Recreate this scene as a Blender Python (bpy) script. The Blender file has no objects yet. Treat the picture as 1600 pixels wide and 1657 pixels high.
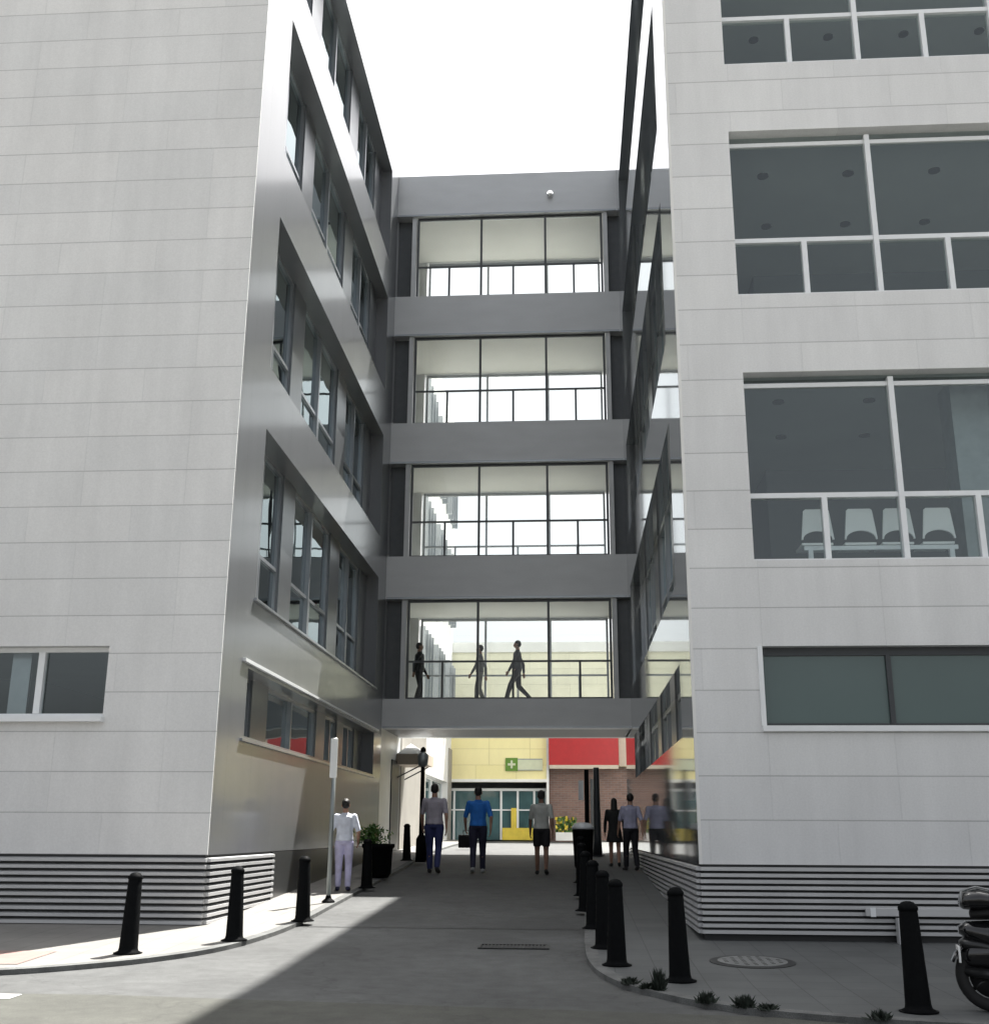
import bpy, bmesh, math, random
from mathutils import Vector, Matrix
random.seed(7)
SC = bpy.context.scene
COL = SC.collection

# ------------------------------------------------------------------ camera
F = 1819.0                      # focal length in photograph pixels (1600 wide)
up = Vector((32, 6362, -F)).normalized()
st = Vector((125, -520, -F)).normalized()
st = (st - up * st.dot(up)).normalized()
xw = st.cross(up)
R3 = Matrix((xw, st, up))       # camera axes -> world axes
cam_data = bpy.data.cameras.new('camera')
cam = bpy.data.objects.new('camera', cam_data)
COL.objects.link(cam)
cam.matrix_world = Matrix.Translation((0, 0, 1.35)) @ R3.to_4x4()
cam_data.sensor_fit = 'HORIZONTAL'
cam_data.sensor_width = 36
cam_data.lens = F / 1600 * 36
cam_data.clip_start = 0.05
cam_data.clip_end = 2000
SC.camera = cam

# ------------------------------------------------------------------ sky and sun
SUN = Vector((4.35, 9.0, 19.15)).normalized()
el = math.asin(SUN.z); az = math.atan2(SUN.x, SUN.y)
w = bpy.data.worlds.new('World'); SC.world = w; w.use_nodes = True
nt = w.node_tree; nt.nodes.clear()
out = nt.nodes.new('ShaderNodeOutputWorld'); bg = nt.nodes.new('ShaderNodeBackground')
sky = nt.nodes.new('ShaderNodeTexSky'); sky.sky_type = 'NISHITA'; sky.sun_disc = False
sky.sun_elevation = el; sky.sun_rotation = az
sky.air_density = 1.0; sky.dust_density = 5.0; sky.ozone_density = 1.0
hs = nt.nodes.new('ShaderNodeHueSaturation'); hs.inputs['Saturation'].default_value = 0.22
nt.links.new(sky.outputs[0], hs.inputs['Color']); nt.links.new(hs.outputs[0], bg.inputs[0])
bg.inputs[1].default_value = 0.085
nt.links.new(bg.outputs[0], out.inputs[0])
sd = bpy.data.lights.new('sun', 'SUN'); so = bpy.data.objects.new('sun', sd); COL.objects.link(so)
sd.energy = 5.0; sd.angle = math.radians(0.5); sd.color = (1.0, 0.97, 0.92)
so.rotation_euler = SUN.to_track_quat('Z', 'Y').to_euler()
SC.view_settings.view_transform = 'Standard'; SC.view_settings.look = 'None'
SC.view_settings.gamma = 1.0
SC.view_settings.exposure = 1.58

# ------------------------------------------------------------------ helpers
def tag(o, label=None, cat=None, group=None, kind=None):
    if label: o['label'] = label
    if cat: o['category'] = cat
    if group: o['group'] = group
    if kind: o['kind'] = kind
    return o

def empty(name, loc=(0, 0, 0), rz=0.0):
    o = bpy.data.objects.new(name, None); COL.objects.link(o)
    o.empty_display_size = 0.2
    o.location = loc; o.rotation_euler = (0, 0, rz)
    return o

def children(o): return [c for c in bpy.data.objects if c.parent == o]

def copy_tree(o, parent=None):
    c = o.copy(); COL.objects.link(c); c.parent = parent
    for ch in children(o):
        if ch is not c: copy_tree(ch, c)
    return c

class MB:
    def __init__(s): s.v = []; s.f = []; s.m = []
    def quad(s, a, b, c, d, m=0):
        n = len(s.v); s.v += [a, b, c, d]; s.f.append((n, n+1, n+2, n+3)); s.m.append(m)
    def box(s, x0, x1, y0, y1, z0, z1, m=0):
        n = len(s.v)
        s.v += [(x0,y0,z0),(x1,y0,z0),(x1,y1,z0),(x0,y1,z0),(x0,y0,z1),(x1,y0,z1),(x1,y1,z1),(x0,y1,z1)]
        for f in ((0,3,2,1),(4,5,6,7),(0,1,5,4),(1,2,6,5),(2,3,7,6),(3,0,4,7)):
            s.f.append(tuple(n+i for i in f)); s.m.append(m)
    def lathe(s, prof, seg=20, c=(0, 0, 0), m=0, caps=True, sx=1, sy=1):
        n = len(s.v)
        for r, z in prof:
            for k in range(seg):
                a = 2*math.pi*k/seg
                s.v.append((c[0]+r*math.cos(a)*sx, c[1]+r*math.sin(a)*sy, c[2]+z))
        for i in range(len(prof)-1):
            for k in range(seg):
                k2 = (k+1) % seg
                s.f.append((n+i*seg+k, n+i*seg+k2, n+(i+1)*seg+k2, n+(i+1)*seg+k)); s.m.append(m)
        if caps:
            s.f.append(tuple(n+k for k in reversed(range(seg)))); s.m.append(m)
            s.f.append(tuple(n+(len(prof)-1)*seg+k for k in range(seg))); s.m.append(m)
    def tube(s, p0, p1, r0, r1=None, seg=10, m=0):
        r1 = r0 if r1 is None else r1
        p0 = Vector(p0); p1 = Vector(p1); d = (p1-p0).normalized()
        a = d.orthogonal().normalized(); b = d.cross(a)
        n = len(s.v)
        for p, r in ((p0, r0), (p1, r1)):
            for k in range(seg):
                t = 2*math.pi*k/seg
                s.v.append(tuple(p + a*math.cos(t)*r + b*math.sin(t)*r))
        for k in range(seg):
            k2 = (k+1) % seg
            s.f.append((n+k, n+k2, n+seg+k2, n+seg+k)); s.m.append(m)
        s.f.append(tuple(n+k for k in reversed(range(seg)))); s.m.append(m)
        s.f.append(tuple(n+seg+k for k in range(seg))); s.m.append(m)
    def prism(s, pts, y0, y1, m=0, axis='y'):
        """polygon in (x,z) swept along y (axis 'y') or polygon in (y,z) swept along x."""
        n = len(s.v); k = len(pts)
        for t in (y0, y1):
            for p in pts:
                s.v.append((p[0], t, p[1]) if axis == 'y' else (t, p[0], p[1]))
        s.f.append(tuple(n+i for i in range(k))); s.m.append(m)
        s.f.append(tuple(n+k+i for i in reversed(range(k)))); s.m.append(m)
        for i in range(k):
            j = (i+1) % k
            s.f.append((n+j, n+i, n+k+i, n+k+j)); s.m.append(m)
    def build(s, name, mats, parent=None, smooth=False, bevel=0):
        me = bpy.data.meshes.new(name); me.from_pydata(s.v, [], s.f)
        if not isinstance(mats, (list, tuple)): mats = [mats]
        for m in mats: me.materials.append(m)
        for p, m in zip(me.polygons, s.m):
            p.material_index = m; p.use_smooth = smooth
        bm = bmesh.new(); bm.from_mesh(me); bmesh.ops.recalc_face_normals(bm, faces=bm.faces); bm.to_mesh(me); bm.free()
        o = bpy.data.objects.new(name, me); COL.objects.link(o)
        if parent: o.parent = parent
        if bevel:
            b = o.modifiers.new('bevel', 'BEVEL'); b.width = bevel; b.segments = 2; b.limit_method = 'ANGLE'
        return o

def wall(u0, u1, z0, z1, holes, place, thick):
    """wall in (u,z) with rectangular holes; place(u, d, z) -> xyz, d = depth into the wall."""
    us = sorted({u0, u1} | {h[0] for h in holes} | {h[1] for h in holes})
    zs = sorted({z0, z1} | {h[2] for h in holes} | {h[3] for h in holes})
    us = [u for u in us if u0 <= u <= u1]; zs = [z for z in zs if z0 <= z <= z1]
    def solid(i, j):
        if i < 0 or j < 0 or i >= len(us)-1 or j >= len(zs)-1: return False
        cu = (us[i]+us[i+1])/2; cz = (zs[j]+zs[j+1])/2
        return not any(h[0] < cu < h[1] and h[2] < cz < h[3] for h in holes)
    b = MB()
    for i in range(len(us)-1):
        for j in range(len(zs)-1):
            if not solid(i, j): continue
            a, c, d, e = us[i], us[i+1], zs[j], zs[j+1]; P = place; t = thick
            b.quad(P(a,0,d), P(c,0,d), P(c,0,e), P(a,0,e))
            b.quad(P(a,t,d), P(a,t,e), P(c,t,e), P(c,t,d))
            if not solid(i-1, j): b.quad(P(a,0,d), P(a,0,e), P(a,t,e), P(a,t,d))
            if not solid(i+1, j): b.quad(P(c,0,d), P(c,t,d), P(c,t,e), P(c,0,e))
            if not solid(i, j-1): b.quad(P(a,0,d), P(a,t,d), P(c,t,d), P(c,0,d))
            if not solid(i, j+1): b.quad(P(a,0,e), P(c,0,e), P(c,t,e), P(a,t,e))
    return b

# ------------------------------------------------------------------ materials
def base_mat(name):
    m = bpy.data.materials.new(name); m.use_nodes = True
    t = m.node_tree; p = t.nodes['Principled BSDF']
    return m, t, p

def mat(name, col, rough=0.6, metal=0.0, var=0.12, scale=6.0, bump=0.0, bscale=60.0, spec=0.5, stretch=(1, 1, 1), coat=0.0, rvar=0.0):
    m, t, p = base_mat(name)
    tc = t.nodes.new('ShaderNodeTexCoord'); mp = t.nodes.new('ShaderNodeMapping')
    mp.inputs['Scale'].default_value = stretch
    t.links.new(tc.outputs['Object'], mp.inputs['Vector'])
    n = t.nodes.new('ShaderNodeTexNoise'); n.inputs['Scale'].default_value = scale; n.inputs['Detail'].default_value = 6
    t.links.new(mp.outputs[0], n.inputs['Vector'])
    r = t.nodes.new('ShaderNodeMapRange'); r.inputs[1].default_value = .25; r.inputs[2].default_value = .75
    r.inputs[3].default_value = 1-var; r.inputs[4].default_value = 1+var
    t.links.new(n.outputs[0], r.inputs[0])
    mx = t.nodes.new('ShaderNodeVectorMath'); mx.operation = 'SCALE'; mx.inputs[0].default_value = col[:3]
    t.links.new(r.outputs[0], mx.inputs['Scale']); t.links.new(mx.outputs[0], p.inputs['Base Color'])
    p.inputs['Roughness'].default_value = rough; p.inputs['Metallic'].default_value = metal
    p.inputs['Specular IOR Level'].default_value = spec
    p.inputs['Coat Weight'].default_value = coat; p.inputs['Coat Roughness'].default_value = 0.03
    if rvar:
        rr = t.nodes.new('ShaderNodeMapRange'); rr.inputs[1].default_value = .3; rr.inputs[2].default_value = .7
        rr.inputs[3].default_value = max(0.0, rough-rvar); rr.inputs[4].default_value = rough+rvar
        t.links.new(n.outputs[0], rr.inputs[0]); t.links.new(rr.outputs[0], p.inputs['Roughness'])
    if bump:
        n2 = t.nodes.new('ShaderNodeTexNoise'); n2.inputs['Scale'].default_value = bscale; n2.inputs['Detail'].default_value = 5
        t.links.new(mp.outputs[0], n2.inputs['Vector'])
        bp = t.nodes.new('ShaderNodeBump'); bp.inputs['Strength'].default_value = bump; bp.inputs['Distance'].default_value = 0.01
        t.links.new(n2.outputs[0], bp.inputs['Height']); t.links.new(bp.outputs[0], p.inputs['Normal'])
    return m

def stone_mat(name, c1, c2, mortar, z0, w=1.9, h=0.507, off=0.33, freq=3, x0=0.0, rough=0.55, msize=0.008, axis='X', faint=False):
    """large cladding slabs with fine open joints in the plane of a wall"""
    m, t, p = base_mat(name)
    L = t.links.new
    tc = t.nodes.new('ShaderNodeTexCoord'); sp = t.nodes.new('ShaderNodeSeparateXYZ'); L(tc.outputs['Object'], sp.inputs[0])
    cb = t.nodes.new('ShaderNodeCombineXYZ'); L(sp.outputs[axis], cb.inputs[0]); L(sp.outputs['Z'], cb.inputs[1])
    mp = t.nodes.new('ShaderNodeMapping'); mp.inputs['Location'].default_value = (-x0, -z0, 0); L(cb.outputs[0], mp.inputs['Vector'])
    br = t.nodes.new('ShaderNodeTexBrick'); L(mp.outputs[0], br.inputs['Vector'])
    br.offset = off; br.offset_frequency = freq; br.squash = 1.0
    br.inputs['Color1'].default_value = (*c1, 1); br.inputs['Color2'].default_value = (*c2, 1); br.inputs['Mortar'].default_value = (*mortar, 1)
    br.inputs['Scale'].default_value = 1.0; br.inputs['Mortar Size'].default_value = msize; br.inputs['Mortar Smooth'].default_value = 0.2
    br.inputs['Brick Width'].default_value = w; br.inputs['Row Height'].default_value = h; br.inputs['Bias'].default_value = 0
    if faint:
        b2 = t.nodes.new('ShaderNodeTexBrick'); L(mp.outputs[0], b2.inputs['Vector']); b2.offset = 0
        b2.inputs['Color1'].default_value = (1,1,1,1); b2.inputs['Color2'].default_value = (1,1,1,1); b2.inputs['Mortar'].default_value = (.72,.72,.72,1)
        b2.inputs['Scale'].default_value = 1.0; b2.inputs['Mortar Size'].default_value = msize*1.1; b2.inputs['Mortar Smooth'].default_value = .3
        b2.inputs['Brick Width'].default_value = 400; b2.inputs['Row Height'].default_value = h
        mulc = t.nodes.new('ShaderNodeMix'); mulc.data_type = 'RGBA'; mulc.blend_type = 'MULTIPLY'; mulc.inputs[0].default_value = 1
        L(br.outputs['Color'], mulc.inputs[6]); L(b2.outputs['Color'], mulc.inputs[7])
        st_ = t.nodes.new('ShaderNodeTexNoise'); st_.inputs['Scale'].default_value = 1.0; st_.inputs['Detail'].default_value = 6
        ms = t.nodes.new('ShaderNodeMapping'); ms.inputs['Scale'].default_value = (5, 5, .22); L(tc.outputs['Object'], ms.inputs['Vector']); L(ms.outputs[0], st_.inputs['Vector'])
        rs_ = t.nodes.new('ShaderNodeMapRange'); rs_.inputs[1].default_value = .35; rs_.inputs[2].default_value = .7; rs_.inputs[3].default_value = 1.015; rs_.inputs[4].default_value = .965
        L(st_.outputs[0], rs_.inputs[0])
        v2 = t.nodes.new('ShaderNodeVectorMath'); v2.operation = 'SCALE'; L(mulc.outputs[2], v2.inputs[0]); L(rs_.outputs[0], v2.inputs['Scale'])
        colout = v2.outputs[0]
    else: colout = br.outputs['Color']
    n = t.nodes.new('ShaderNodeTexNoise'); n.inputs['Scale'].default_value = 1.3; n.inputs['Detail'].default_value = 8; n.inputs['Roughness'].default_value = .65
    mp2 = t.nodes.new('ShaderNodeMapping'); mp2.inputs['Scale'].default_value = (1, 1, .35); L(tc.outputs['Object'], mp2.inputs['Vector']); L(mp2.outputs[0], n.inputs['Vector'])
    r = t.nodes.new('ShaderNodeMapRange'); r.inputs[1].default_value = .3; r.inputs[2].default_value = .7; r.inputs[3].default_value = .93; r.inputs[4].default_value = 1.05
    L(n.outputs[0], r.inputs[0])
    n3 = t.nodes.new('ShaderNodeTexNoise'); n3.inputs['Scale'].default_value = 45; n3.inputs['Detail'].default_value = 4; L(tc.outputs['Object'], n3.inputs['Vector'])
    r3 = t.nodes.new('ShaderNodeMapRange'); r3.inputs[1].default_value = .3; r3.inputs[2].default_value = .7; r3.inputs[3].default_value = .96; r3.inputs[4].default_value = 1.04
    L(n3.outputs[0], r3.inputs[0])
    mm = t.nodes.new('ShaderNodeMath'); mm.operation = 'MULTIPLY'; L(r.outputs[0], mm.inputs[0]); L(r3.outputs[0], mm.inputs[1])
    vm = t.nodes.new('ShaderNodeVectorMath'); vm.operation = 'SCALE'; L(colout, vm.inputs[0]); L(mm.outputs[0], vm.inputs['Scale'])
    L(vm.outputs[0], p.inputs['Base Color']); p.inputs['Roughness'].default_value = rough
    bp = t.nodes.new('ShaderNodeBump'); bp.inputs['Strength'].default_value = .6; bp.inputs['Distance'].default_value = .008; bp.invert = True
    L(br.outputs['Fac'], bp.inputs['Height']); L(bp.outputs[0], p.inputs['Normal'])
    return m

def glass_mat(name, tint, refl=0.08, rough=0.0, gtint=(1, 1, 1)):
    m = bpy.data.materials.new(name); m.use_nodes = True; t = m.node_tree; t.nodes.clear(); L = t.links.new
    o = t.nodes.new('ShaderNodeOutputMaterial'); mix = t.nodes.new('ShaderNodeMixShader')
    tr = t.nodes.new('ShaderNodeBsdfTransparent'); tr.inputs[0].default_value = (*tint, 1)
    gl = t.nodes.new('ShaderNodeBsdfGlossy'); gl.inputs['Roughness'].default_value = rough; gl.inputs[0].default_value = (*gtint, 1)
    lw = t.nodes.new('ShaderNodeLayerWeight'); lw.inputs[0].default_value = .5
    pw = t.nodes.new('ShaderNodeMath'); pw.operation = 'POWER'; pw.inputs[1].default_value = 4.0; L(lw.outputs['Facing'], pw.inputs[0])
    ma = t.nodes.new('ShaderNodeMath'); ma.operation = 'MULTIPLY_ADD'; ma.inputs[1].default_value = 1-refl; ma.inputs[2].default_value = refl
    L(pw.outputs[0], ma.inputs[0]); L(ma.outputs[0], mix.inputs[0]); L(tr.outputs[0], mix.inputs[1]); L(gl.outputs[0], mix.inputs[2])
    # slight waviness of the panes
    tc = t.nodes.new('ShaderNodeTexCoord'); n = t.nodes.new('ShaderNodeTexNoise'); n.inputs['Scale'].default_value = 0.9; n.inputs['Detail'].default_value = 1
    L(tc.outputs['Object'], n.inputs['Vector'])
    bp = t.nodes.new('ShaderNodeBump'); bp.inputs['Strength'].default_value = .25; bp.inputs['Distance'].default_value = .03
    L(n.outputs[0], bp.inputs['Height']); L(bp.outputs[0], gl.inputs['Normal'])
    L(mix.outputs[0], o.inputs[0])
    return m

M = {}
M['stoneL'] = stone_mat('pale_stone_left', (.70,.705,.70), (.75,.75,.74), (.68,.685,.68), 1.06, x0=-5.40-1.5*4, w=1.5, h=.525, msize=.007, off=.5, freq=4, faint=True)
M['stoneR'] = stone_mat('pale_stone_right', (.69,.695,.695), (.735,.74,.735), (.67,.675,.675), 1.00, x0=2.38-1.5*2, w=1.5, h=.512, msize=.007, off=.5, freq=4, faint=True)
M['metalL'] = stone_mat('grey_metal_cladding', (.165,.172,.18), (.175,.182,.19), (.12,.125,.13), -50, w=1.22, h=200, msize=.003, axis='Y', rough=.2)
pm = M['metalL'].node_tree.nodes['Principled BSDF']; pm.inputs['Metallic'].default_value = .25; pm.inputs['Roughness'].default_value = .36; pm.inputs['Coat Weight'].default_value = .6; pm.inputs['Coat Roughness'].default_value = .15; pm.inputs['Coat IOR'].default_value = 1.6
M['metalR'] = mat('polished_grey_cladding', (.34,.36,.375), rough=.06, metal=.7, var=.04, scale=.7)
M['beam'] = mat('bridge_grey_cladding', (.58,.59,.59), rough=.5, metal=.35, var=.05, scale=1.2, stretch=(1, 1, 3))
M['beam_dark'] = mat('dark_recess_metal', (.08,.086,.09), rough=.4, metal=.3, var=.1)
M['alu'] = mat('white_aluminium', (.78,.80,.81), rough=.35, metal=.1, var=.03)
M['alu_mid'] = mat('grey_aluminium', (.36,.38,.40), rough=.3, metal=.7, var=.05)
M['fin'] = mat('pier_aluminium', (.19,.20,.21), rough=.3, metal=.6, var=.06)
M['dframe'] = mat('dark_frame', (.045,.05,.055), rough=.4, metal=.3, var=.05)
M['louvre'] = mat('louvre_metal', (.50,.505,.51), rough=.4, metal=.2, var=.08, scale=2)
M['louvre_back'] = mat('louvre_void', (.035,.036,.037), rough=.7, var=.1)
M['int_ceil'] = mat('interior_ceiling', (.42,.44,.43), rough=.8, var=.05, scale=.8)
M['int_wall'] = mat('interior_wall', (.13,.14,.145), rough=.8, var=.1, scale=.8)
M['int_floor'] = mat('interior_floor', (.12,.12,.125), rough=.4, var=.1)
M['int_cream'] = mat('bridge_ceiling', (.60,.60,.57), rough=.7, var=.05, scale=1)
M['spot'] = mat('downlight_black', (.03,.03,.03), rough=.5)
M['glass'] = glass_mat('window_glass', (.74,.80,.80), refl=.10, gtint=(.85,.93,.95))
M['glass_clear'] = glass_mat('bridge_glass', (.90,.92,.91), refl=.04)
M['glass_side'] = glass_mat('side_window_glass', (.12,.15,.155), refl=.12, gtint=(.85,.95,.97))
M['glass_teal'] = mat('frosted_teal_glass', (.085,.125,.122), rough=.10, var=.06, scale=.7, spec=.6)
M['chair'] = mat('white_plastic', (.88,.88,.87), rough=.4, var=.02)
M['bollard'] = mat('black_cast_iron', (.005,.0055,.006), rough=.62, rvar=.15, metal=.0, spec=.04, var=.3, scale=20, bump=.2, bscale=120)
M['post'] = mat('galvanised_post', (.30,.33,.33), rough=.45, metal=.5, var=.1)
M['sign_white'] = mat('sign_white', (.86,.87,.86), rough=.5, var=.02)
M['yellow'] = stone_mat('yellow_cladding', (.80,.72,.36), (.83,.75,.40), (.62,.55,.28), 3.3, w=1.6, h=.62, msize=.01)
M['cream'] = stone_mat('cream_cladding', (.72,.70,.55), (.76,.74,.58), (.6,.58,.46), 5.2, w=1.6, h=.62, msize=.01)
M['yellow_kick'] = mat('yellow_paint', (.75,.58,.07), rough=.5, var=.1)
M['red'] = mat('red_sign', (.36,.010,.013), rough=.35, var=.08)
M['white_ren'] = mat('white_render', (.78,.78,.76), rough=.8, var=.06, scale=1.5)
M['brick'] = stone_mat('brown_brick', (.22,.125,.10), (.16,.095,.08), (.20,.18,.16), 1.1, w=.26, h=.085, off=.5, freq=2, msize=.008)
M['green'] = mat('sign_green', (.10,.22,.02), rough=.5, var=.1)
M['pale_strip'] = mat('sign_strip', (.55,.58,.42), rough=.5, var=.06)
M['teal_glass'] = mat('shop_glass', (.06,.12,.13), rough=.06, var=.3, scale=1.2)
M['peach'] = mat('cream_canopy', (.50,.43,.35), rough=.7, var=.06)
M['lens'] = mat('lit_lens', (.9,.9,.9), rough=.3)
q_ = M['lens'].node_tree.nodes['Principled BSDF']; q_.inputs['Emission Color'].default_value = (1,1,1,1); q_.inputs['Emission Strength'].default_value = .6
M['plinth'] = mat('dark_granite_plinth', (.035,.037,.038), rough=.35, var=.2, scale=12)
M['beige'] = mat('beige_render', (.30,.285,.255), rough=.8, var=.1, scale=1.5)
M['rubber'] = mat('tyre_rubber', (.012,.012,.012), rough=.8, var=.2)
M['paint_black'] = mat('scooter_paint', (.008,.008,.009), rough=.12, var=.1, coat=.6)
M['paint_grey'] = mat('scooter_grey', (.035,.036,.037), rough=.3, metal=.5, var=.05)
M['iron'] = mat('iron_grate', (.035,.036,.036), rough=.6, metal=.4, var=.3, scale=30)
M['iron_light'] = mat('worn_manhole_steel', (.19,.195,.19), rough=.5, metal=.3, var=.2, scale=8)
M['leaf'] = mat('leaf_green', (.05,.12,.02), rough=.5, var=.4, scale=15)
M['leaf_dark'] = mat('weed_leaf', (.010,.017,.010), rough=.8, var=.4, scale=15)

# ground surfaces
def ground_mat(name, c, var, speck, crack=0.0, patch=.1, rough=.85):
    m, t, p = base_mat(name); L = t.links.new
    tc = t.nodes.new('ShaderNodeTexCoord')
    def noise(s, d, lo, hi, a, b, rough_=.6):
        n = t.nodes.new('ShaderNodeTexNoise'); n.inputs['Scale'].default_value = s; n.inputs['Detail'].default_value = d; n.inputs['Roughness'].default_value = rough_
        L(tc.outputs['Object'], n.inputs['Vector'])
        r = t.nodes.new('ShaderNodeMapRange'); r.inputs[1].default_value = lo; r.inputs[2].default_value = hi; r.inputs[3].default_value = a; r.inputs[4].default_value = b
        L(n.outputs[0], r.inputs[0]); return r, n
    a, _ = noise(.55, 5, .35, .65, 1-patch, 1+patch)
    b, _ = noise(5, 6, .35, .65, 1-var, 1+var)
    c_, n3 = noise(140, 3, .35, .65, 1-speck, 1+speck)
    m1 = t.nodes.new('ShaderNodeMath'); m1.operation = 'MULTIPLY'; L(a.outputs[0], m1.inputs[0]); L(b.outputs[0], m1.inputs[1])
    m2 = t.nodes.new('ShaderNodeMath'); m2.operation = 'MULTIPLY'; L(m1.outputs[0], m2.inputs[0]); L(c_.outputs[0], m2.inputs[1])
    last = m2
    if crack:
        v = t.nodes.new('ShaderNodeTexVoronoi'); v.feature = 'DISTANCE_TO_EDGE'; v.inputs['Scale'].default_value = .45
        nn = t.nodes.new('ShaderNodeTexNoise'); nn.inputs['Scale'].default_value = 2.5; L(tc.outputs['Object'], nn.inputs['Vector'])
        va = t.nodes.new('ShaderNodeVectorMath'); va.operation = 'MULTIPLY_ADD'; va.inputs[1].default_value = (.8,.8,.8); L(nn.outputs['Color'], va.inputs[0]); L(tc.outputs['Object'], va.inputs[2])
        L(va.outputs[0], v.inputs['Vector'])
        r = t.nodes.new('ShaderNodeMapRange'); r.inputs[1].default_value = .0; r.inputs[2].default_value = .012; r.inputs[3].default_value = 1-crack; r.inputs[4].default_value = 1
        L(v.outputs['Distance'], r.inputs[0])
        m3 = t.nodes.new('ShaderNodeMath'); m3.operation = 'MULTIPLY'; L(m2.outputs[0], m3.inputs[0]); L(r.outputs[0], m3.inputs[1]); last = m3
    vm = t.nodes.new('ShaderNodeVectorMath'); vm.operation = 'SCALE'; vm.inputs[0].default_value = c; L(last.outputs[0], vm.inputs['Scale'])
    L(vm.outputs[0], p.inputs['Base Color']); p.inputs['Roughness'].default_value = rough
    bp = t.nodes.new('ShaderNodeBump'); bp.inputs['Strength'].default_value = .35; bp.inputs['Distance'].default_value = .004
    L(n3.outputs[0], bp.inputs['Height']); L(bp.outputs[0], p.inputs['Normal'])
    return m, t, p, vm
M['concrete'] = ground_mat('worn_concrete', (.072,.074,.073), .14, .22, crack=.22, patch=.20)[0]
M['asphalt'] = ground_mat('asphalt', (.062,.063,.054), .14, .35, crack=.22, patch=.2)[0]
M['bounce_ground'] = ground_mat('added_bounce_ground', (.42,.41,.39), .1, .1)[0]  # pale tone for the added ground that bounces sun onto the fronts
M['line'] = ground_mat('road_paint', (.72,.72,.70), .08, .12)[0]
M['kerb'] = ground_mat('kerb_concrete', (.11,.113,.11), .25, .3)[0]
def paving_mat(name, c1, c2, mo):
    m, t, p = base_mat(name); L = t.links.new
    tc = t.nodes.new('ShaderNodeTexCoord'); br = t.nodes.new('ShaderNodeTexBrick'); L(tc.outputs['Object'], br.inputs['Vector'])
    br.offset = .0; br.inputs['Scale'].default_value = 1; br.inputs['Brick Width'].default_value = .4; br.inputs['Row Height'].default_value = .4
    br.inputs['Mortar Size'].default_value = .005
    br.inputs['Color1'].default_value = (*c1, 1); br.inputs['Color2'].default_value = (*c2, 1); br.inputs['Mortar'].default_value = (*mo, 1)
    n = t.nodes.new('ShaderNodeTexNoise'); n.inputs['Scale'].default_value = 1.1; n.inputs['Detail'].default_value = 8; n.inputs['Roughness'].default_value = .7; L(tc.outputs['Object'], n.inputs['Vector'])
    r = t.nodes.new('ShaderNodeMapRange'); r.inputs[1].default_value = .3; r.inputs[2].default_value = .7; r.inputs[3].default_value = .82; r.inputs[4].default_value = 1.12; L(n.outputs[0], r.inputs[0])
    vm = t.nodes.new('ShaderNodeVectorMath'); vm.operation = 'SCALE'; L(br.outputs['Color'], vm.inputs[0]); L(r.outputs[0], vm.inputs['Scale'])
    L(vm.outputs[0], p.inputs['Base Color']); p.inputs['Roughness'].default_value = .8
    return m
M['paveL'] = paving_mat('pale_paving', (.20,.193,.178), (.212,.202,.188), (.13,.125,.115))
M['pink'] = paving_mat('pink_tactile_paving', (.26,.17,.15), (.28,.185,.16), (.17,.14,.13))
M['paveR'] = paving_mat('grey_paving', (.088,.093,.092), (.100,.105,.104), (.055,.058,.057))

# ------------------------------------------------------------------ terrain
PROF = [(-200,0),(7,0),(9,.012),(11,.05),(14,.17),(17,.29),(20,.42),(22.5,.525),(25,.63),(27,.74),(29.3,.86),(32,.92),(36,1.0),(45,1.1),(400,1.1)]
def gz(y):
    for (a, za), (b, zb) in zip(PROF, PROF[1:]):
        if a <= y <= b: return za + (zb-za)*(y-a)/(b-a)
    return PROF[-1][1]
RD = -0.05      # carriageway lies one kerb height below the pavement
ys = [-60,-20,0,4,7,8,9,10,11,12,13,14,15.5,17,18.5,20,21.2,22.5,25,26,27,29.3,30.5,32,34,36,40,45,60,100,400]
g = MB()
for a, b in zip(ys, ys[1:]):
    for x0, x1 in ((-250,-20),(-20,20),(20,250)):
        g.quad((x0,a,gz(a)+RD),(x1,a,gz(a)+RD),(x1,b,gz(b)+RD),(x0,b,gz(b)+RD))
tag(g.build('ground', M['concrete']), kind='structure')
g = MB()
yy = [-8,0,4,7,8,8.6,9.0,9.6]
for a, b in zip(yy, yy[1:]):
    g.quad((-120,a,gz(a)+RD+.004),(120,a,gz(a)+RD+.004),(120,b,gz(b)+RD+.004),(-120,b,gz(b)+RD+.004))
g.quad((-120,9.6,gz(9.6)+RD+.004),(2,9.6,gz(9.6)+RD+.004),(-4,10.25,gz(10.2)+RD+.004),(-120,10.25,gz(10.2)+RD+.004))
tag(g.build('road', M['asphalt']), kind='structure')
g = MB(); g.box(-120,120,-40,-8,-.15,0.0); tag(g.build('pavement', M['bounce_ground']), kind='structure')  # added unseen behind the camera, throws sunlight back onto the shaded fronts
g = MB(); g.quad((-30,9.95,gz(9.95)+RD+.009),(-4.75,9.95,gz(9.95)+RD+.009),(-4.75,10.18,gz(10.18)+RD+.009),(-30,10.18,gz(10.18)+RD+.009))
tag(g.build('road_marking', M['line']), kind='structure')
g = MB(); g.quad((-3.5,15.25,gz(15.25)+RD+.004),(.16,15.25,gz(15.25)+RD+.004),(.16,15.30,gz(15.30)+RD+.004),(-3.5,15.30,gz(15.30)+RD+.004))
tag(g.build('road_joint', M['iron']), kind='structure')

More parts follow.
